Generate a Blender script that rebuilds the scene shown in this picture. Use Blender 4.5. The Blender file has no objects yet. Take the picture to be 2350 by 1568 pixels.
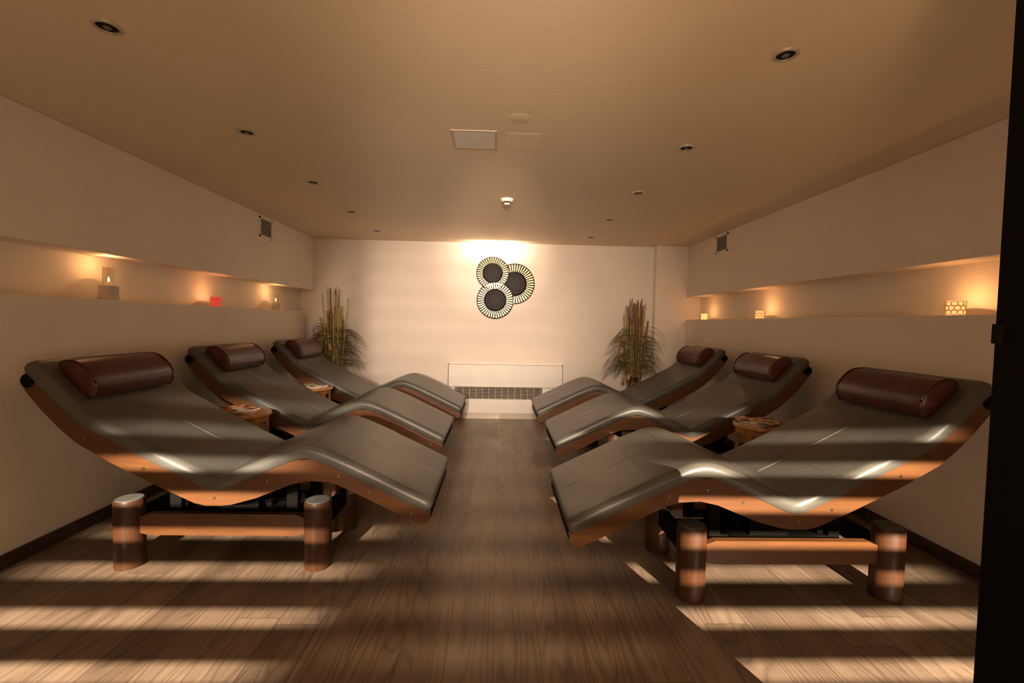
import bpy, bmesh, math, random
from mathutils import Vector, Matrix
random.seed(7)
S=bpy.context.scene
try:
    S.view_settings.view_transform='Standard'
    S.view_settings.look='None'
except Exception: pass

# ------------------------------------------------------------ materials
def new_mat(name):
    m=bpy.data.materials.new(name); m.use_nodes=True
    nt=m.node_tree; b=nt.nodes['Principled BSDF']
    return m,nt,b
def pmat(name,col,rough=.5,metal=0,bump=0,bscale=60,var=0,vscale=5,coat=0,emit=None,estr=0,trans=0,spec=.5):
    m,nt,b=new_mat(name)
    b.inputs['Roughness'].default_value=rough
    b.inputs['Metallic'].default_value=metal
    b.inputs['Coat Weight'].default_value=coat
    b.inputs['Coat Roughness'].default_value=.15
    b.inputs['Transmission Weight'].default_value=trans
    b.inputs['Specular IOR Level'].default_value=spec
    c=(col[0],col[1],col[2],1)
    b.inputs['Base Color'].default_value=c
    tc=nt.nodes.new('ShaderNodeTexCoord')
    if var>0:
        n=nt.nodes.new('ShaderNodeTexNoise'); n.inputs['Scale'].default_value=vscale; n.inputs['Detail'].default_value=4
        nt.links.new(tc.outputs['Object'],n.inputs['Vector'])
        r=nt.nodes.new('ShaderNodeValToRGB')
        r.color_ramp.elements[0].position=.3; r.color_ramp.elements[1].position=.7
        r.color_ramp.elements[0].color=tuple(x*(1-var) for x in col)+(1,)
        r.color_ramp.elements[1].color=tuple(min(1,x*(1+var)) for x in col)+(1,)
        nt.links.new(n.outputs['Fac'],r.inputs['Fac']); nt.links.new(r.outputs['Color'],b.inputs['Base Color'])
    if bump>0:
        n2=nt.nodes.new('ShaderNodeTexNoise'); n2.inputs['Scale'].default_value=bscale; n2.inputs['Detail'].default_value=5
        nt.links.new(tc.outputs['Object'],n2.inputs['Vector'])
        bp=nt.nodes.new('ShaderNodeBump'); bp.inputs['Strength'].default_value=bump; bp.inputs['Distance'].default_value=.01
        nt.links.new(n2.outputs['Fac'],bp.inputs['Height']); nt.links.new(bp.outputs['Normal'],b.inputs['Normal'])
    if emit:
        b.inputs['Emission Color'].default_value=(emit[0],emit[1],emit[2],1); b.inputs['Emission Strength'].default_value=estr
    return m
def wood_mat(name,dark,light,scale,rough=.35,coat=.3,ns=(1,1,1),spec=.5):
    m,nt,b=new_mat(name); L=nt.links
    tc=nt.nodes.new('ShaderNodeTexCoord'); mp=nt.nodes.new('ShaderNodeMapping'); mp.inputs['Scale'].default_value=ns
    L.new(tc.outputs['Object'],mp.inputs['Vector'])
    n=nt.nodes.new('ShaderNodeTexNoise'); n.inputs['Scale'].default_value=scale; n.inputs['Detail'].default_value=6; n.inputs['Distortion'].default_value=.8
    L.new(mp.outputs['Vector'],n.inputs['Vector'])
    r=nt.nodes.new('ShaderNodeValToRGB'); r.color_ramp.elements[0].position=.3; r.color_ramp.elements[1].position=.72
    r.color_ramp.elements[0].color=dark+(1,); r.color_ramp.elements[1].color=light+(1,)
    L.new(n.outputs['Fac'],r.inputs['Fac']); L.new(r.outputs['Color'],b.inputs['Base Color'])
    b.inputs['Roughness'].default_value=rough; b.inputs['Coat Weight'].default_value=coat; b.inputs['Coat Roughness'].default_value=.25
    b.inputs['Specular IOR Level'].default_value=spec
    return m
def floor_mat():
    m,nt,b=new_mat('wood_plank_floor'); L=nt.links; N=nt.nodes
    PW=.185
    def math_(op,a,bv=None,cv=None):
        n=N.new('ShaderNodeMath'); n.operation=op
        for i,v in enumerate((a,bv,cv)):
            if v is None: continue
            if isinstance(v,(int,float)): n.inputs[i].default_value=v
            else: L.new(v,n.inputs[i])
        return n.outputs[0]
    tc=N.new('ShaderNodeTexCoord'); sp=N.new('ShaderNodeSeparateXYZ'); L.new(tc.outputs['Object'],sp.inputs[0])
    X=sp.outputs['X']; Y=sp.outputs['Y']
    row=math_('FLOOR',math_('DIVIDE',X,PW))
    wn=N.new('ShaderNodeTexWhiteNoise'); wn.noise_dimensions='1D'; L.new(row,wn.inputs['W'])
    yy=math_('ADD',Y,math_('MULTIPLY',wn.outputs['Value'],1.3))
    col=math_('FLOOR',math_('DIVIDE',yy,1.3))
    cc=N.new('ShaderNodeCombineXYZ'); L.new(row,cc.inputs['X']); L.new(col,cc.inputs['Y'])
    w2=N.new('ShaderNodeTexWhiteNoise'); w2.noise_dimensions='2D'; L.new(cc.outputs[0],w2.inputs['Vector'])
    rnd=w2.outputs['Value']
    fx=math_('FRACT',math_('DIVIDE',X,PW)); fy=math_('FRACT',math_('DIVIDE',yy,1.3))
    jx=math_('LESS_THAN',math_('MINIMUM',fx,math_('SUBTRACT',1,fx)),.0085)
    jy=math_('LESS_THAN',math_('MINIMUM',fy,math_('SUBTRACT',1,fy)),.0012)
    joint=math_('MAXIMUM',jx,jy)
    c2=N.new('ShaderNodeCombineXYZ')
    L.new(math_('MULTIPLY',X,6),c2.inputs['X']); L.new(math_('MULTIPLY',Y,.5),c2.inputs['Y']); L.new(math_('MULTIPLY',rnd,37),c2.inputs['Z'])
    n=N.new('ShaderNodeTexNoise'); n.inputs['Scale'].default_value=1.0; n.inputs['Detail'].default_value=1.0; L.new(c2.outputs[0],n.inputs['Vector'])
    rings=math_('MULTIPLY_ADD',math_('SINE',math_('MULTIPLY',n.outputs['Fac'],130)),.5,.5)
    rings=math_('POWER',rings,.35)
    mp=N.new('ShaderNodeMapping'); mp.inputs['Scale'].default_value=(120,7,1); L.new(tc.outputs['Object'],mp.inputs[0])
    n2=N.new('ShaderNodeTexNoise'); n2.inputs['Scale'].default_value=1; n2.inputs['Detail'].default_value=3; L.new(mp.outputs[0],n2.inputs['Vector'])
    mp3=N.new('ShaderNodeMapping'); mp3.inputs['Scale'].default_value=(8,1.6,1); L.new(tc.outputs['Object'],mp3.inputs[0])
    n3=N.new('ShaderNodeTexNoise'); n3.inputs['Scale'].default_value=1; n3.inputs['Detail'].default_value=2; L.new(mp3.outputs[0],n3.inputs['Vector'])
    g=math_('ADD',math_('MULTIPLY',rings,.22),math_('ADD',math_('MULTIPLY',n2.outputs['Fac'],.32),math_('MULTIPLY',n3.outputs['Fac'],.4)))
    r=N.new('ShaderNodeValToRGB'); e=r.color_ramp.elements
    e[0].position=.26; e[0].color=(.110,.076,.052,1); e[1].position=.80; e[1].color=(.335,.245,.172,1)
    L.new(g,r.inputs['Fac'])
    mk=N.new('ShaderNodeMapping'); mk.inputs['Scale'].default_value=(3.4,1.5,1); L.new(tc.outputs['Object'],mk.inputs[0])
    vo=N.new('ShaderNodeTexVoronoi'); vo.inputs['Scale'].default_value=1; L.new(mk.outputs[0],vo.inputs['Vector'])
    kr=N.new('ShaderNodeValToRGB'); kr.color_ramp.elements[0].position=.02; kr.color_ramp.elements[0].color=(.30,.22,.18,1)
    kr.color_ramp.elements[1].position=.06; kr.color_ramp.elements[1].color=(1,1,1,1)
    L.new(vo.outputs['Distance'],kr.inputs['Fac'])
    mu=N.new('ShaderNodeMix'); mu.data_type='RGBA'; mu.blend_type='MULTIPLY'; mu.inputs[0].default_value=1
    L.new(r.outputs['Color'],mu.inputs[6]); L.new(kr.outputs['Color'],mu.inputs[7])
    pr=N.new('ShaderNodeValToRGB'); pr.color_ramp.elements[0].color=(.70,.68,.66,1); pr.color_ramp.elements[1].color=(1.0,1.0,1.0,1)
    L.new(rnd,pr.inputs['Fac'])
    mu2=N.new('ShaderNodeMix'); mu2.data_type='RGBA'; mu2.blend_type='MULTIPLY'; mu2.inputs[0].default_value=1
    L.new(mu.outputs[2],mu2.inputs[6]); L.new(pr.outputs['Color'],mu2.inputs[7])
    mu3=N.new('ShaderNodeMix'); mu3.data_type='RGBA'
    L.new(math_('MULTIPLY',joint,.75),mu3.inputs[0]); L.new(mu2.outputs[2],mu3.inputs[6]); mu3.inputs[7].default_value=(.04,.028,.02,1)
    L.new(mu3.outputs[2],b.inputs['Base Color'])
    b.inputs['Roughness'].default_value=.42
    bp=N.new('ShaderNodeBump'); bp.inputs['Strength'].default_value=.12; bp.inputs['Distance'].default_value=.003
    L.new(g,bp.inputs['Height']); L.new(bp.outputs['Normal'],b.inputs['Normal'])
    return m
M_floor=floor_mat()
M_wall=pmat('cream_plaster',(.82,.735,.64),.6,bump=.12,bscale=120,var=.03,vscale=2)
M_ceil=pmat('painted_ceiling',(.78,.635,.46),.55,bump=.05,bscale=50,var=.03,vscale=1)
M_base=pmat('baseboard_brown',(.05,.03,.02),.45,var=.3,vscale=20)
M_leather=pmat('grey_leather',(.088,.084,.072),.38,bump=.10,bscale=220,var=.12,vscale=6,spec=.5)
M_seam=pmat('leather_seam',(.19,.17,.14),.55,var=.2)
M_pillow=pmat('burgundy_leather',(.070,.012,.009),.34,bump=.18,bscale=120,var=.25,vscale=8,coat=.08)
M_rail=wood_mat('lacquered_beech',(.085,.032,.009),(.125,.048,.013),5,.45,.06,(1,8,8),.35)
M_leg=wood_mat('stained_wood_leg',(.050,.019,.008),(.078,.031,.012),7,.48,.06,(6,6,.5),.3)
M_cap=pmat('brushed_cap',(.13,.13,.12),.6,var=.15,vscale=30)
M_black=pmat('black_lacquer',(.004,.0035,.003),.75,var=.3,vscale=12,spec=.1)
M_doorblk=pmat('black_door',(.0025,.002,.0018),.8,var=.3,vscale=12,spec=.1)
M_screw=pmat('screw_steel',(.25,.20,.15),.35,metal=1,var=.1)
M_white=pmat('white_enamel',(.84,.79,.72),.4,var=.03)
M_grille=pmat('grille_metal',(.50,.43,.34),.4,metal=.2,var=.1)
M_dark=pmat('dark_slot',(.012,.009,.007),.8,var=.2,spec=.2)
M_table=wood_mat('orange_table_wood',(.36,.15,.04),(.62,.31,.10),6,.3,.4,(1,7,1))
M_gold=pmat('antique_gold',(.45,.33,.17),.35,metal=.7,var=.7,vscale=30)
M_blk2=pmat('bronze_black',(.006,.004,.003),.5,bump=.6,bscale=60,var=.4,vscale=20,spec=.3)
M_bamboo=wood_mat('bamboo',(.26,.20,.05),(.58,.48,.18),12,.45,.1,(2,2,6))
M_bamboo2=wood_mat('brown_cane',(.08,.04,.02),(.28,.15,.06),12,.5,.1,(2,2,6))
M_grass=wood_mat('dry_grass',(.05,.042,.013),(.20,.16,.06),9,.7,0,(1,1,1))
M_leaf=pmat('dried_leaf',(.50,.28,.10),.6,var=.35,vscale=12)
M_vase=pmat('dark_vase',(.05,.03,.02),.35,var=.3)
M_glass=pmat('clear_glass',(.95,.93,.88),.03,trans=1,var=.01)
M_candle=pmat('candle_wax',(.75,.62,.45),.5,var=.05,emit=(1,.45,.15),estr=.25)
M_cholder=pmat('white_candle_holder',(.62,.55,.46),.6,bump=.4,bscale=90,var=.1,vscale=30)
M_flame=pmat('candle_flame',(1,.7,.3),.5,var=.02,emit=(1,.55,.18),estr=28)
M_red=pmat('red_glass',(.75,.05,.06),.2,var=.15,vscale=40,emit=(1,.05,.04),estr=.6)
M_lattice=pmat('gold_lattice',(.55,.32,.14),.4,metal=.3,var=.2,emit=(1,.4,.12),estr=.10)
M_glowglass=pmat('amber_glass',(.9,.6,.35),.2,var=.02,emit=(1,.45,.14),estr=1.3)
def mag_mat(name,a,b_,sc):
    m,nt,b=new_mat(name); L=nt.links
    tc=nt.nodes.new('ShaderNodeTexCoord'); v=nt.nodes.new('ShaderNodeTexVoronoi'); v.inputs['Scale'].default_value=sc
    L.new(tc.outputs['Object'],v.inputs['Vector'])
    s=nt.nodes.new('ShaderNodeSeparateColor'); L.new(v.outputs['Color'],s.inputs[0])
    r=nt.nodes.new('ShaderNodeValToRGB'); r.color_ramp.interpolation='CONSTANT'
    e=r.color_ramp.elements; e[0].color=(.8,.7,.55,1); e[1].position=.35; e[1].color=a
    x=e.new(.6); x.color=b_; x=e.new(.8); x.color=(.05,.04,.035,1)
    L.new(s.outputs[0],r.inputs['Fac']); L.new(r.outputs['Color'],b.inputs['Base Color']); b.inputs['Roughness'].default_value=.3
    return m
M_mag1=mag_mat('magazine_cover',(.7,.12,.06,1),(.75,.5,.1,1),26)
M_mag2=mag_mat('magazine_cover_b',(.25,.35,.12,1),(.6,.3,.12,1),22)
M_paper=pmat('paper_edge',(.7,.62,.5),.7,var=.05)
M_slat=pmat('blind_slat',(.12,.08,.05),.7,var=.1)

# ------------------------------------------------------------ geometry helpers
def link(o,parent=None):
    S.collection.objects.link(o)
    if parent: o.parent=parent
    return o
def empty(name,loc=(0,0,0),rz=0):
    e=bpy.data.objects.new(name,None); S.collection.objects.link(e); e.location=loc; e.rotation_euler=(0,0,rz)
    e.empty_display_size=.1
    return e
def obj(name,bm,mat,parent=None,smooth=False,loc=(0,0,0),auto=None):
    me=bpy.data.meshes.new(name)
    bmesh.ops.recalc_face_normals(bm,faces=bm.faces)
    bm.to_mesh(me); bm.free()
    for m in (mat if isinstance(mat,(list,tuple)) else [mat]): me.materials.append(m)
    if smooth:
        for p in me.polygons: p.use_smooth=True
        try: me.set_sharp_from_angle(angle=math.radians(auto or 40))
        except Exception: pass
    o=bpy.data.objects.new(name,me); o.location=loc
    return link(o,parent)
def box_into(bm,x0,x1,y0,y1,z0,z1,mi=0,bev=0,mat=None):
    r=bmesh.ops.create_cube(bm,size=1)
    vs=r['verts']
    for v in vs:
        v.co=Vector(((x0+x1)/2+v.co.x*(x1-x0),(y0+y1)/2+v.co.y*(y1-y0),(z0+z1)/2+v.co.z*(z1-z0)))
    if mat is not None:
        for v in vs: v.co=mat@v.co
    fs=set(f for v in vs for f in v.link_faces)
    for f in fs: f.material_index=mi
    if bev>0:
        es=list(set(e for v in vs for e in v.link_edges))
        rr=bmesh.ops.bevel(bm,geom=es,offset=bev,segments=2,affect='EDGES',profile=.6)
        for f in rr['faces']: f.material_index=mi
def box(name,x0,x1,y0,y1,z0,z1,mat,parent=None,bev=0,smooth=False):
    bm=bmesh.new(); box_into(bm,x0,x1,y0,y1,z0,z1,0,bev); return obj(name,bm,mat,parent,smooth)
def lathe_into(bm,prof,seg=32,c=(0,0,0),mi=0,axis='Z'):
    rings=[]
    for r,z in prof:
        ring=[]
        if r<1e-6: ring=[bm.verts.new((0,0,z))]
        else:
            for i in range(seg):
                a=2*math.pi*i/seg; ring.append(bm.verts.new((r*math.cos(a),r*math.sin(a),z)))
        rings.append(ring)
    fs=[]
    for A,B in zip(rings,rings[1:]):
        for i in range(seg):
            j=(i+1)%seg
            if len(A)==1 and len(B)==1: continue
            if len(A)==1: fs.append(bm.faces.new((A[0],B[i],B[j])))
            elif len(B)==1: fs.append(bm.faces.new((A[i],A[j],B[0])))
            else: fs.append(bm.faces.new((A[i],A[j],B[j],B[i])))
    for f in fs: f.material_index=mi
    for ring in rings:
        for v in ring:
            x,y,z=v.co
            if axis=='Y': v.co=Vector((x,-z,y))
            elif axis=='X': v.co=Vector((z,x,y))
            v.co+=Vector(c)
def lathe(name,prof,mat,parent=None,c=(0,0,0),seg=32,axis='Z'):
    bm=bmesh.new(); lathe_into(bm,prof,seg,c,0,axis); return obj(name,bm,mat,parent,True)
def tube_into(bm,pts,rad,seg=6,mi=0):
    pts=[Vector(p) for p in pts]; n=len(pts); prev=None
    for i,p in enumerate(pts):
        t=(pts[min(i+1,n-1)]-pts[max(i-1,0)]).normalized()
        u=t.cross(Vector((0,0,1)) if abs(t.z)<.95 else Vector((1,0,0))).normalized(); w=t.cross(u)
        r=rad[i] if isinstance(rad,(list,tuple)) else rad
        ring=[bm.verts.new(p+u*math.cos(2*math.pi*k/seg)*r+w*math.sin(2*math.pi*k/seg)*r) for k in range(seg)]
        if prev:
            for k in range(seg):
                f=bm.faces.new((prev[k],prev[(k+1)%seg],ring[(k+1)%seg],ring[k])); f.material_index=mi
        else:
            f=bm.faces.new(ring); f.material_index=mi
        prev=ring
    f=bm.faces.new(prev); f.material_index=mi
def catmull(pts,n=6):
    out=[]
    P=[Vector(p) for p in pts]; P=[2*P[0]-P[1]]+P+[2*P[-1]-P[-2]]
    for i in range(1,len(P)-2):
        for k in range(n):
            t=k/n; a,b,c,d=P[i-1],P[i],P[i+1],P[i+2]
            out.append(.5*((2*b)+(c-a)*t+(2*a-5*b+4*c-d)*t*t+(3*b-a-3*c+d)*t**3))
    out.append(P[-2]); return out

# ------------------------------------------------------------ room shell
XL,XR,YB,ZC=-2.50,2.55,6.19,2.39
YF=-3.0
ND=.20
box('floor',XL-.4,XR+.4,YF-.1,YB+.1,-.08,0,M_floor)
box('ceiling',XL-.4,XR+.4,YF-.1,YB+.1,ZC,ZC+.08,M_ceil)
box('wall_back',XL-.4,XR+.4,YB,YB+.1,0,ZC,M_wall)
box('wall_front',XL-.4,XR+.4,YF-.1,YF,0,ZC,M_wall)
def side_wall(name,x,sgn,ztop,zled,yend):
    a,b=sorted((x,x+sgn*ND)); c,d=sorted((x+sgn*ND,x+sgn*.32))
    box(name+'_upper',a,b,YF,YB,ztop,ZC,M_wall,None,.008)
    box(name+'_lower',a,b,YF,yend,0,zled,M_wall,None,.008)
    box(name,c,d,YF,YB,0,ZC,M_wall)
side_wall('wall_left',XL,-1,1.69,1.40,5.86)
side_wall('wall_right',XR,1,1.70,1.395,YB)
box('wall_column',2.12,XR+.2,YB-.12,YB,0,ZC,M_wall,None,.004)
box('baseboard_left',XL,XL+.014,YF,5.86,0,.075,M_base)
box('baseboard_right',XR-.014,XR,YF,YB-.12,0,.075,M_base)
box('baseboard_back',XL-.2,2.12,YB-.014,YB,0,.075,M_base)

# ------------------------------------------------------------ lounger
TOP=[(0.0,.408),(.05,.433),(.16,.487),(.28,.545),(.40,.602),(.50,.645),(.57,.669),(.63,.674),(.69,.662),(.78,.626),(.89,.575),(.99,.530),(1.045,.507),(1.056,.507),(1.12,.538),(1.26,.607),(1.42,.690),(1.56,.765),(1.65,.815),(1.71,.865),(1.78,.935),(1.86,1.022),(1.90,1.062)]
def frame_pts():
    A=catmull([(p[0],0,p[1]) for p in TOP[:13]],4)
    B=catmull([(p[0],0,p[1]) for p in TOP[13:]],4)
    return A+B
def make_lounger(xf,yc,dirx,W=.76,boff=0):
    e=empty('spa_lounger',(xf,yc,0),0 if dirx>0 else math.pi)
    C=frame_pts(); n=len(C)
    nor=[]
    for i in range(n):
        t=(C[min(i+1,n-1)]-C[max(i-1,0)]).normalized(); nor.append(Vector((-t.z,0,t.x)))
    T=.070; h=W/2
    sec=[]
    for k in range(9):
        a=math.pi/2*k/8; sec.append((h-.035+.035*math.sin(a), -.035+.035*math.cos(a)))
    half=[( .0,.0),(h*.5,.0),(h*.85,.001)]+sec+[(h-.004,-T+.006),(h-.015,-T),(0,-T)]
    full=half+[(-y,z) for y,z in reversed(half[1:-1])]
    bm=bmesh.new(); rings=[]
    for i in range(n):
        rings.append([bm.verts.new((C[i].x+nor[i].x*z,y,C[i].z+nor[i].z*z)) for y,z in full])
    def cap(i,s):
        t=(C[1]-C[0]).normalized() if i==0 else (C[-1]-C[-2]).normalized()
        out=[]
        for f,sc in ((.012,.93),(.024,.75),(.03,.45)):
            pts=[]
            for y,z in full:
                zz=-T/2+(z+T/2)*sc; yy=y*(1-(1-sc)*.06)
                p=C[i]+t*s*f
                pts.append(bm.verts.new((p.x+nor[i].x*zz,yy,p.z+nor[i].z*zz)))
            out.append(pts)
        return out
    rings=list(reversed(cap(0,-1)))+rings+cap(n-1,1)
    m=len(full)
    for A,B in zip(rings,rings[1:]):
        for k in range(m): bm.faces.new((A[k],A[(k+1)%m],B[(k+1)%m],B[k]))
    bm.faces.new(rings[0]); bm.faces.new(rings[-1])
    obj('cushion',bm,M_leather,e,True,auto=70)
    bm=bmesh.new()
    def at(u):
        return min(range(n),key=lambda k:abs(C[k].x-u))
    for u in (.17,.36,.56,.80,1.26,1.50):
        i=at(u); p=C[i]+nor[i]*.0003
        tube_into(bm,[(p.x,-h+.03,p.z),(p.x,0,p.z),(p.x,h-.03,p.z)],.0014,5)
    for rng in ((2,at(.56)),(at(1.08),at(1.66))):
        tube_into(bm,[(C[i]+nor[i]*.0003) for i in range(rng[0],rng[1])],.0014,5)
    obj('seams',bm,M_seam,e,True)
    up=[(-.005,.335),(.05,.362),(.28,.475),(.50,.578),(.58,.604),(.66,.600),(.75,.567),(.90,.498),(1.02,.446),(1.07,.444),(1.26,.540),(1.50,.665),(1.66,.752),(1.76,.840),(1.87,.955),(1.92,1.01)]
    lo=[(.00,.300),(.015,.282),(.045,.278),(.12,.310),(.30,.403),(.44,.470),(.50,.490),(.60,.495),(.68,.478),(.86,.405),(.98,.372),(1.03,.366),(1.10,.366),(1.16,.380),(1.35,.470),(1.55,.572),(1.72,.672),(1.80,.743),(1.89,.840),(1.96,.930),(1.975,.965),(1.968,1.0),(1.945,1.02)]
    for sy,nm in ((-1,'rail_near'),(1,'rail_far')):
        bm=bmesh.new()
        loop=[(x,z) for x,z in up]+[(x,z) for x,z in reversed(lo)]
        y0,y1=sorted((sy*(h-.012),sy*(h-.045)))
        a=[bm.verts.new((x,y0,z)) for x,z in loop]; b=[bm.verts.new((x,y1,z)) for x,z in loop]
        bm.faces.new(a); bm.faces.new(list(reversed(b)))
        k=len(loop)
        for i in range(k): bm.faces.new((a[i],a[(i+1)%k],b[(i+1)%k],b[i]))
        obj(nm,bm,M_rail,e,False)
    bm=bmesh.new()
    for u,z in ((.09,.335),(.30,.440),(.45,.520),(.63,.550),(.80,.490),(1.06,.406),(1.22,.460),(1.40,.550),(1.54,.622),(1.68,.700)):
        for sy in (-1,1):
            c=(u,sy*(h-.012),z)
            lathe_into(bm,[(0,.0025),(.006,.0025),(.0075,0),(.0075,-.003),(0,-.003)],12,c,0,'Y')
    obj('screws',bm,M_screw,e,True)
    bm=bmesh.new()
    pu=[(x,z-.004) for x,z in up]; pl=[(x,z-.03) for x,z in up]
    a0=[bm.verts.new((x,-h+.045,z)) for x,z in pu]; a1=[bm.verts.new((x,h-.045,z)) for x,z in pu]
    b0=[bm.verts.new((x,-h+.045,z)) for x,z in pl]; b1=[bm.verts.new((x,h-.045,z)) for x,z in pl]
    for i in range(len(pu)-1):
        bm.faces.new((a0[i],a0[i+1],a1[i+1],a1[i])); bm.faces.new((b0[i],b1[i],b1[i+1],b0[i+1]))
        bm.faces.new((a0[i],b0[i],b0[i+1],a0[i+1])); bm.faces.new((a1[i],a1[i+1],b1[i+1],b1[i]))
    bm.faces.new((a0[0],a1[0],b1[0],b0[0])); bm.faces.new((a0[-1],b0[-1],b1[-1],a1[-1]))
    obj('under_panel',bm,M_black,e)
    bm=bmesh.new(); tube_into(bm,[(1.945,-h+.01,.975),(1.945,0,.975),(1.945,h-.01,.975)],.034,14); obj('head_bar',bm,M_black,e,True)
    us=(.60,1.57); s_=1 if dirx>0 else -1
    ys=(-.225+boff*s_,.225+boff*s_)
    bm=bmesh.new(); bc=bmesh.new()
    for u in us:
        for y in ys:
            lathe_into(bm,[(0,0),(.066,0),(.068,.006),(.068,.345),(.065,.352),(0,.352)],40,(u,y,0))
            lathe_into(bc,[(.050,.3522),(.060,.3522),(.059,.355),(.0,.356)],40,(u,y,0))
    obj('base_posts',bm,M_leg,e,True); obj('post_caps',bc,M_cap,e,True)
    bm=bmesh.new()
    for y in ys:
        pts=[(us[0]+.05,.180),(us[0]+.11,.165),(us[1]-.11,.165),(us[1]-.05,.180),(us[1]-.05,.255),(us[1]-.11,.278),(us[0]+.11,.278),(us[0]+.05,.255)]
        a=[bm.verts.new((x,y-.018,z)) for x,z in pts]; b=[bm.verts.new((x,y+.018,z)) for x,z in pts]
        bm.faces.new(a); bm.faces.new(list(reversed(b)))
        for i in range(8): bm.faces.new((a[i],a[(i+1)%8],b[(i+1)%8],b[i]))
    obj('base_side_planks',bm,M_rail,e)
    bm=bmesh.new(); o_=boff*s_
    for u in us: box_into(bm,u-.02,u+.02,-.19+o_,.19+o_,.17,.27,0,.004)
    box_into(bm,.85,1.30,-.19+o_,.19+o_,.20,.245,0,.004)
    box_into(bm,.62,1.55,-.03,.03,.19,.24,0,.004)
    for y in (-.15,.15):
        box_into(bm,.95,1.15,y-.02,y+.02,.23,.42,0,.006)
        box_into(bm,.74,.80,y-.02,y+.02,.20,.51,0,.006)
        box_into(bm,1.36,1.42,y-.02,y+.02,.20,.55,0,.006)
        box_into(bm,.74,1.42,y-.015,y+.015,.20,.24,0,.004)
    box_into(bm,.92,1.22,-.09,.09,.12,.30,0,.015)
    obj('tilt_mechanism',bm,M_black,e)
    # bolster pillow
    i=at(1.80); t=(C[i+2]-C[i-2]).normalized(); nn=nor[i]; o0=C[i]
    base=[(-.115,.0),(-.122,.022),(-.105,.062),(-.07,.090),(-.02,.100),(.035,.098),(.08,.080),(.108,.048),(.112,.015),(.10,-.004),(0,-.006)]
    bm=bmesh.new(); rings=[]
    hw=.265; yo=-.03*s_
    for y,sc in ((-hw-.012,.80),(-hw-.008,.92),(-hw,.985),(-hw+.015,1.0),(-.1,1.01),(.1,1.01),(hw-.015,1.0),(hw,.985),(hw+.008,.92),(hw+.012,.80)):
        ring=[]
        for a,b_ in base:
            aa=a*sc; bb=.045+(b_-.045)*sc
            p=o0+t*aa+nn*(bb+.006); ring.append(bm.verts.new((p.x,y+yo,p.z)))
        rings.append(ring)
    m=len(base)
    for A,B in zip(rings,rings[1:]):
        for k in range(m): bm.faces.new((A[k],A[(k+1)%m],B[(k+1)%m],B[k]))
    bm.faces.new(rings[0]); bm.faces.new(rings[-1])
    ob=obj('head_bolster',bm,M_pillow,e,True,auto=50)
    s=ob.modifiers.new('sub','SUBSURF'); s.levels=1; s.render_levels=2
    bm=bmesh.new()
    for y in (-hw-.004+yo,hw+.004+yo):
        pts=[]
        for a,b_ in base[:-1]:
            p=o0+t*a*.97+nn*((.045+(b_-.045)*.97)+.006); pts.append((p.x,y,p.z))
        tube_into(bm,catmull(pts,3),.004,6)
    obj('bolster_piping',bm,M_pillow,e,True)
    return e
for x,y,b in ((-.335,2.60,-.02),(-.43,3.88,0),(-.40,5.12,0)): make_lounger(x,y,-1,boff=b)
for x,y,b in ((.345,2.38,-.06),(.46,3.78,0),(.42,4.99,0)): make_lounger(x,y,1,boff=b)

# ------------------------------------------------------------ side tables
def make_table(x,y,mags):
    e=empty('round_side_table',(x,y,0)); R=.185; t=.63
    lathe('top',[(0,t-.028),(R-.006,t-.028),(R,t-.022),(R,t-.005),(R-.004,t),(0,t)],M_table,e)
    lathe('apron',[(R-.03,t-.063),(R-.018,t-.063),(R-.018,t-.028),(R-.03,t-.028),(R-.03,t-.063)],M_table,e)
    bm=bmesh.new()
    for k in range(6):
        a=math.pi/6+k*math.pi/3; M=Matrix.Rotation(a,4,'Z')
        box_into(bm,R-.045,R-.022,-.022,.022,0,t-.028,0,.003,M)
    obj('slat_legs',bm,M_table,e)
    lathe('lower_shelf',[(0,.18),(R-.045,.18),(R-.045,.20),(0,.20)],M_table,e)
    for k in range(mags):
        mm=empty('magazine',(x+random.uniform(-.04,.02),y+random.uniform(-.02,.01),t+.0005+k*.009),random.uniform(-.6,.6))
        bm=bmesh.new(); box_into(bm,-.125,.125,-.09,.09,0,.0065,0); obj('pages',bm,M_paper,mm)
        bm=bmesh.new(); box_into(bm,-.127,.127,-.092,.092,.0065,.0080,0); obj('cover',bm,M_mag1 if k%2==0 else M_mag2,mm)
make_table(-1.82,3.24,3); make_table(-1.84,4.50,2); make_table(1.86,3.08,3)

# ------------------------------------------------------------ convector
e=empty('wall_convector',(0,0,0)); x0,x1=-.70,.90; yb=YB; yf=YB-.16
bm=bmesh.new()
box_into(bm,x0,x1,yb-.03,yb,.10,.76,0,.004)
box_into(bm,x0+.03,x1-.03,yf,yb-.03,.43,.735,0,.008)
box_into(bm,x0+.03,x0+.12,yf,yb-.03,.08,.43,0,.004)
box_into(bm,.60,x1-.03,yf,yb-.03,.08,.43,0,.004)
box_into(bm,x0+.12,.60,yf,yb-.03,.08,.27,0,.004)
obj('housing',bm,M_white,e)
bm=bmesh.new(); box_into(bm,x0+.12,.60,yf+.05,yf+.06,.27,.43)
box_into(bm,x0+.03,x1-.03,yf-.001,yf+.004,.429,.433); box_into(bm,x0+.018,x0+.03,yf+.06,yb-.03,.08,.735); box_into(bm,x1-.03,x1-.018,yf+.06,yb-.03,.08,.735)  # dark strips stand in for the shadow gaps round the cover
obj('grille_back_and_gap_shade',bm,M_dark,e)
bm=bmesh.new()
for k in range(8): 
    z=.279+k*.0195; box_into(bm,x0+.12,.60,yf+.002,yf+.03,z,z+.0055)
for k in range(14):
    x=x0+.14+k*.087; box_into(bm,x,x+.005,yf+.001,yf+.02,.27,.43)
obj('grille_bars',bm,M_grille,e)
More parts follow.
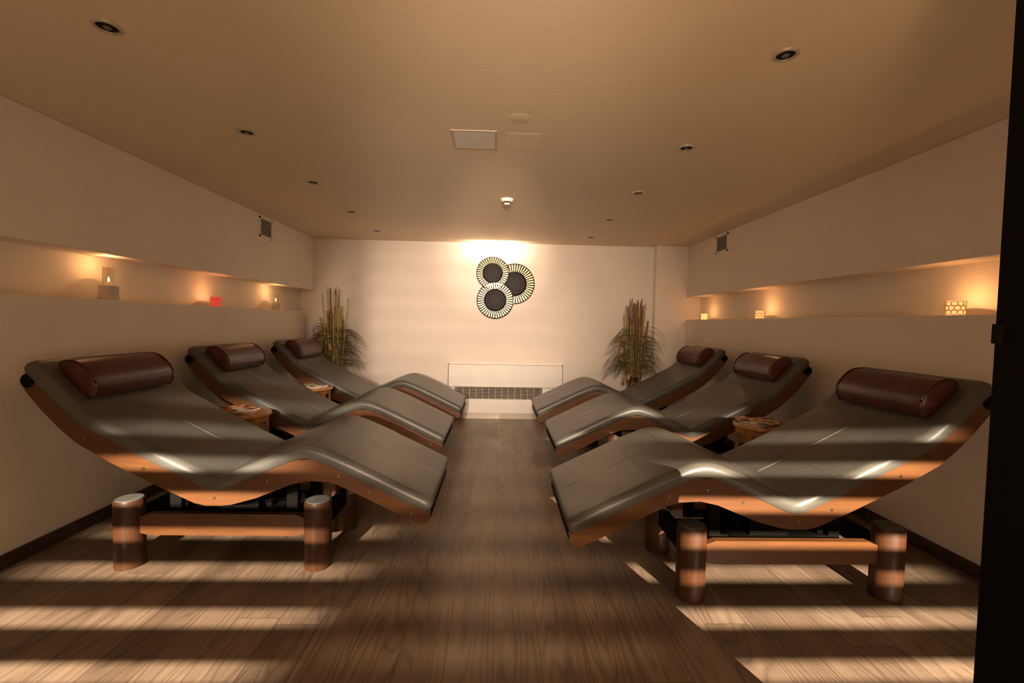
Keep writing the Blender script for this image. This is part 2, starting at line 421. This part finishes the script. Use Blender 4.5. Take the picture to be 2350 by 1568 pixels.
box('plinth',x0+.08,x1-.08,yf+.02,yb-.03,0,.08,M_grille,e)

# ------------------------------------------------------------ sunburst wall art
def sunburst(parent,cx,cz,R,yo,n,rin):
    bm=bmesh.new()
    lathe_into(bm,[(0,.034),(rin*.5,.032),(rin*.9,.024),(rin,.012),(R*.97,.010),(R*.97,.004),(0,.004)],48,(cx,yo,cz),1,'Y')
    for k in range(n):
        a=2*math.pi*k/n; da=2*math.pi/n*.24
        r0,r1,w0,w1=rin*1.02,R*.96,da*.8,da*1.0
        c=[(r0,-w0),(r1,-w1),(r1*1.02,0),(r1,w1),(r0,w0)]
        top=[];bot=[]
        for r,w in c:
            X=cx+r*math.cos(a+w); Z=cz+r*math.sin(a+w)
            lift=.018+.008*(1-abs(w)/max(w1,1e-6))
            top.append(bm.verts.new((X,yo-lift,Z))); bot.append(bm.verts.new((X,yo-.01,Z)))
        fs=[bm.faces.new(top),bm.faces.new(list(reversed(bot)))]
        for i in range(5): fs.append(bm.faces.new((top[i],bot[i],bot[(i+1)%5],top[(i+1)%5])))
        for f in fs: f.material_index=0
    for rr,th in ((R*.985,.007),):
        pts=[(cx+rr*math.cos(2*math.pi*i/64),yo-.014,cz+rr*math.sin(2*math.pi*i/64)) for i in range(65)]
        tube_into(bm,pts,th,6,1)
    obj('sunburst_disc',bm,[M_gold,M_blk2],parent,False)
e=empty('sunburst_wall_art',(0,0,0))
sunburst(e,.20,1.84,.275,YB-.003,44,.165)
sunburst(e,-.10,1.975,.220,YB-.035,40,.135)
sunburst(e,-.06,1.610,.250,YB-.035,42,.15)

# ------------------------------------------------------------ dried plants
def plant(x,y,top,dens,green):
    e=empty('dried_bamboo_arrangement',(x,y,0))
    lathe('vase',[(0,0),(.085,0),(.095,.02),(.075,.25),(.065,.5),(.075,.62),(.07,.62),(.058,.5),(.06,.05),(0,.05)],M_vase,e)
    bm=bmesh.new(); bm2=bmesh.new()
    for k in range(dens):
        a=random.uniform(0,6.28); r=random.uniform(0,.055); r2=r*1.6+random.uniform(0,.13)
        h=top-random.uniform(0,.5); rad=random.uniform(.004,.010)
        b0=Vector((r*math.cos(a),r*math.sin(a),.1)); b1=Vector((r2*math.cos(a),r2*math.sin(a)*.6,h))
        N=7; pts=[];rd=[]
        for i in range(N*2+1):
            t=i/(N*2); pts.append(b0.lerp(b1,t)); rd.append(rad*(1.25 if i%2==0 else 1.0))
        tube_into(bm if random.random()<(.75 if green else .3) else bm2,pts,rd,7)
    obj('bamboo_canes',bm,M_bamboo,e,True); obj('brown_canes',bm2,M_bamboo2,e,True)
    bm=bmesh.new()
    for k in range(400):
        a=random.uniform(0,6.28); L=random.uniform(.15,.52); z0=random.uniform(.60,1.12)
        d=Vector((math.cos(a),math.sin(a)*.4,0)); pts=[]
        rise=random.uniform(.12,.5)
        for i in range(7):
            t=i/6; q=Vector((0,0,z0))+d*(.03+L*.85*t**1.4)+Vector((0,0,rise*t-rise*1.1*t**3))
            if green: q.x=max(q.x,-.26-.02*random.random())
            pts.append(q)
        tube_into(bm,pts,[.0032,.0032,.003,.0028,.0025,.002,.0008],4)
    obj('grass_blades',bm,M_grass,e)
    bm=bmesh.new()
    for k in range(60):
        a=random.uniform(0,6.28); r=random.uniform(.06,.19); z=random.uniform(.45,1.15)
        c=Vector((r*math.cos(a),r*math.sin(a)*.6-.06,z)); s=random.uniform(.014,.034)
        q=Matrix.Rotation(random.uniform(0,6.28),3,'Z')@Matrix.Rotation(random.uniform(0,3.1),3,'X')
        vs=[bm.verts.new(c+q@Vector(p)) for p in ((0,-s*1.5,0),(s*.8,-s*.3,.004),(s*.5,s,0),(0,s*1.7,0),(-s*.5,s,0),(-s*.8,-s*.3,.004))]
        bm.faces.new(vs)
    obj('dry_leaves',bm,M_leaf,e)
plant(-2.14,5.90,1.76,44,True)
plant(1.80,5.90,1.66,50,False)

# ------------------------------------------------------------ candles
def flame_into(parent,z):
    lathe('flame',[(0,z),(.004,z+.004),(.006,z+.012),(.003,z+.024),(0,z+.034)],M_flame,parent,seg=12)
def lamp(p,col=(1,.48,.18),r=.0):
    l=bpy.data.lights.new('candle_light','POINT'); l.energy=p; l.color=col; l.shadow_soft_size=r
    return l
def tall_candle(x,y,z,s=1):
    e=empty('hurricane_candle',(x,y,z))
    lathe('holder',[(0,0),(.05*s,0),(.052*s,.004),(.052*s,.09*s),(.049*s,.095*s),(.0,.095*s)],M_cholder,e)
    lathe('glass_chimney',[(.028*s,.095*s),(.033*s,.11*s),(.031*s,.215*s),(.029*s,.215*s),(.031*s,.112*s),(.026*s,.095*s)],M_glass,e)
    lathe('wax',[(0,.095*s),(.018*s,.095*s),(.018*s,.12*s),(0,.12*s)],M_candle,e,seg=20)
    flame_into(e,.122*s)
    o=bpy.data.objects.new('candle_glow',lamp(.9)); o.location=(0,0,.24*s); link(o,e)
def votive(x,y,z,mat,name,p,s=1,lattice=False):
    e=empty(name,(x,y,z)); w=.042*s;h=.085*s
    bm=bmesh.new()
    lathe_into(bm,[(0,0),(w,0),(w,h),(w*.93,h),(w*.93,.008),(0,.008)],32)
    obj('cup',bm,mat,e,True)
    if lattice:
        bm=bmesh.new()
        for j in range(3):
            for k in range(10):
                a=2*math.pi*k/10+(j%2)*math.pi/10; zc=h*(.2+.3*j); rr=h*.16
                pts=[]
                for i in range(13):
                    b=2*math.pi*i/12; aa=a+rr*math.cos(b)/w
                    pts.append((w*1.03*math.cos(aa),w*1.03*math.sin(aa),zc+rr*math.sin(b)))
                tube_into(bm,pts,.0018*s,5)
        obj('lattice',bm,M_lattice,e,True)
    lathe('wax',[(0,.009),(w*.8,.009),(w*.8,h*.35),(0,h*.35)],M_candle,e,seg=20)
    flame_into(e,h*.36)
    o=bpy.data.objects.new('candle_glow',lamp(p)); o.location=(0,0,h+.02); link(o,e)
tall_candle(-2.58,3.05,1.40,1.0)
votive(-2.58,4.17,1.40,M_red,'red_votive_candle',.7,1.0,True)
tall_candle(-2.58,5.27,1.40,.85)
votive(2.63,2.52,1.395,M_glowglass,'lattice_votive_candle',1.0,1.0,True)
votive(2.63,4.47,1.395,M_glowglass,'lattice_votive_candle',.9,.95,True)
votive(2.63,5.70,1.395,M_glowglass,'glass_votive_candle',.7,.9,False)

# ------------------------------------------------------------ ceiling fittings
def downlight(x,y):
    e=empty('recessed_downlight',(x,y,ZC))
    lathe('trim_ring',[(.034,-.001),(.036,-.006),(.044,-.007),(.049,-.003),(.050,0),(.034,0)],M_grille,e)
    lathe('lamp_glass',[(0,-.0045),(.02,-.005),(.033,-.002),(.034,-.0005),(0,-.0005)],M_dark,e)
    lathe('bulb',[(0,-.010),(.012,-.008),(.015,-.004),(0,-.004)],M_cap,e,seg=16)
for i in range(5):
    downlight(-1.50,1.786+.9376*i); downlight(1.12,1.80+.95*i)
e=empty('ceiling_access_panel',(-.165,2.73,ZC))
bm=bmesh.new()
w=.12
M_frame=pmat('panel_frame_beige',(.50,.40,.28),.5,var=.05)
for a in ((-w,w,-w-.012,-w),(-w,w,w,w+.012),(-w-.012,-w,-w-.012,w+.012),(w,w+.012,-w-.012,w+.012)):
    box_into(bm,a[0],a[1],a[2],a[3],-.003,0)
obj('frame',bm,M_frame,e)
box('panel',-w,w,-w,w,-.0026,0,pmat('panel_grey',(.74,.71,.66),.5,var=.03),e)
box('ceiling_patch',.02,.22,2.62,2.84,ZC-.0004,ZC,pmat('patch_paint',(.82,.67,.49),.55,var=.02))
lathe('ceiling_cover_cap',[(0,-.0012),(.05,-.001),(.06,0),(0,0)],M_ceil,None,(.09,2.43,ZC))
e=empty('smoke_detector',(.05,4.0,ZC))
lathe('base',[(0,-.012),(.055,-.012),(.058,0),(0,0)],M_white,e)
lathe('sensor',[(0,-.05),(.022,-.048),(.03,-.036),(.03,-.026),(.048,-.024),(.052,-.012),(0,-.012)],M_white,e)
lathe('sensor_slot',[(.031,-.036),(.034,-.034),(.034,-.028),(.031,-.026)],M_dark,e)

# wall vents
def vent(x,y0,y1,z0,z1,s):
    e=empty('wall_vent',(x,0,0))
    bm=bmesh.new(); t=.02
    a,b=(0,.008*s) if s>0 else (.008*s,0)
    box_into(bm,a,b,y0,y1,z0,z0+t);box_into(bm,a,b,y0,y1,z1-t,z1);box_into(bm,a,b,y0,y0+t,z0,z1);box_into(bm,a,b,y1-t,y1,z0,z1)
    k=8
    for i in range(k):
        z=z0+t+(z1-z0-2*t)*(i+.3)/k
        box_into(bm,a,b,y0+t,y1-t,z,z+.0055)
    obj('louvres',bm,M_white,e)
    a,b=(0,.002) if s>0 else (-.002,0)
    box('dark_back',a,b,y0+t,y1-t,z0+t,z1-t,M_dark,e)
vent(XL,4.76,5.02,2.15,2.36,1)
vent(XR,5.00,5.28,2.16,2.37,-1)
e=empty('wall_socket',(XR,5.62,.44))
box('plate',-.01,0,-.04,.04,-.04,.04,M_white,e,.003)
bm=bmesh.new(); lathe_into(bm,[(0,-.0105),(.02,-.0105),(.021,-.008),(0,-.008)],20,(0,0,0),0,'X'); obj('recess',bm,M_dark,e,True)

# ------------------------------------------------------------ open door (black) at right
e=empty('door_1',(0,0,0))
box('door_leaf',1.14,1.185,.18,1.0,.008,2.30,M_doorblk,e,.002)
bm=bmesh.new(); box_into(bm,1.128,1.142,.980,.998,1.275,1.32,0,.003); obj('latch',bm,M_black,e)

# ------------------------------------------------------------ slatted blind between corridor and room (behind the camera)
e=empty('window_1',(0,0,0)); by=-.8
bm=bmesh.new(); z=.1
while z<2.36:
    box_into(bm,XL,XR,by-.004,by+.004,z,z+.030); z+=.052
for x in (-2.47,-.62,.62,2.52): box_into(bm,x-.02,x+.02,by-.02,by+.02,0,ZC)
obj('blind_slats',bm,M_slat,e)

# ------------------------------------------------------------ lights
def spot(name,loc,tgt,p,col,ang,soft,blend=.4):
    l=bpy.data.lights.new(name,'SPOT'); l.energy=p; l.color=col; l.spot_size=math.radians(ang); l.spot_blend=blend; l.shadow_soft_size=soft
    o=bpy.data.objects.new(name,l); o.location=loc
    o.rotation_euler=(Vector(tgt)-Vector(loc)).to_track_quat('-Z','Y').to_euler(); link(o); return o
def area(name,loc,tgt,p,col,sx,sy):
    l=bpy.data.lights.new(name,'AREA'); l.shape='RECTANGLE'; l.size=sx; l.size_y=sy; l.energy=p; l.color=col
    o=bpy.data.objects.new(name,l); o.location=loc
    o.rotation_euler=(Vector(tgt)-Vector(loc)).to_track_quat('-Z','Y').to_euler(); link(o); return o
spot('corridor_lamp',(-1.75,-2.0,2.0),(-1.55,1.95,0.0),5000,(1,.80,.60),24,.006,.8)
spot('corridor_lamp',(-.7,-2.0,2.0),(-1.45,2.5,.68),2600,(1,.84,.68),15,.010,1.0)
spot('corridor_lamp',(2.20,-2.0,2.0),(1.42,2.15,.08),6000,(1,.80,.60),27,.007,.7)
spot('corridor_lamp',(-.2,-2.2,2.0),(0,2.3,.0),900,(1,.72,.48),24,.02,1.0)
spot('corridor_lamp',(-.35,-2.2,1.7),(-.6,6.2,1.05),2900,(1,.77,.60),29,.040,1.0)
area('fill_uplight',(0,-.6,.9),(0,3.0,2.2),25,(1,.68,.41),3.0,.5)  # added fill for ceiling and walls, unseen behind the camera
spot('wall_glow_fill',(.1,-.5,1.7),(-.08,6.19,2.18),900,(1,.74,.54),16,.03,1.0)  # added unseen spot, makes the soft glow high on the back wall
area('cornice_glow_fill',(-.07,6.03,2.27),(-.07,6.19,2.385),7,(1,.76,.55),.55,.04)  # added strip with no fixture, brightens the joint of wall and ceiling
spot('back_wall_fill',(0,-.5,2.2),(0.1,6.19,1.2),800,(1,.76,.58),50,.25,1.0)  # added unseen fill that lifts the whole back wall without stripes
spot('ceiling_fill_spot',(.3,-.5,.6),(.95,2.4,2.39),58,(1,.66,.38),80,.2,1.0)  # added unseen spot for the broad bright area on the ceiling

w=bpy.data.worlds.new('World'); S.world=w; w.use_nodes=True
w.node_tree.nodes['Background'].inputs[0].default_value=(1,.7,.45,1); w.node_tree.nodes['Background'].inputs[1].default_value=.02

# ------------------------------------------------------------ camera
def Rm(yaw,pit,rol):
    cr,sr=math.cos(rol),math.sin(rol)
    Rr=Matrix(((cr,0,-sr),(0,1,0),(sr,0,cr)))
    cp,sp=math.cos(pit),math.sin(pit)
    Rp=Matrix(((1,0,0),(0,cp,sp),(0,-sp,cp)))
    cy,sy=math.cos(yaw),math.sin(yaw)
    Ry=Matrix(((cy,sy,0),(-sy,cy,0),(0,0,1)))
    return Ry@Rp@Rr
MM=Rm(.0294,.0406,.0197)
r_,f_,u_=MM.col[0],MM.col[1],MM.col[2]
cm=bpy.data.cameras.new('camera'); co=bpy.data.objects.new('camera',cm); link(co)
co.matrix_world=Matrix((( r_[0],u_[0],-f_[0],0),(r_[1],u_[1],-f_[1],0),(r_[2],u_[2],-f_[2],1.30),(0,0,0,1)))
cm.sensor_width=36; cm.lens=1030/2350*36; cm.clip_start=.02
S.camera=co
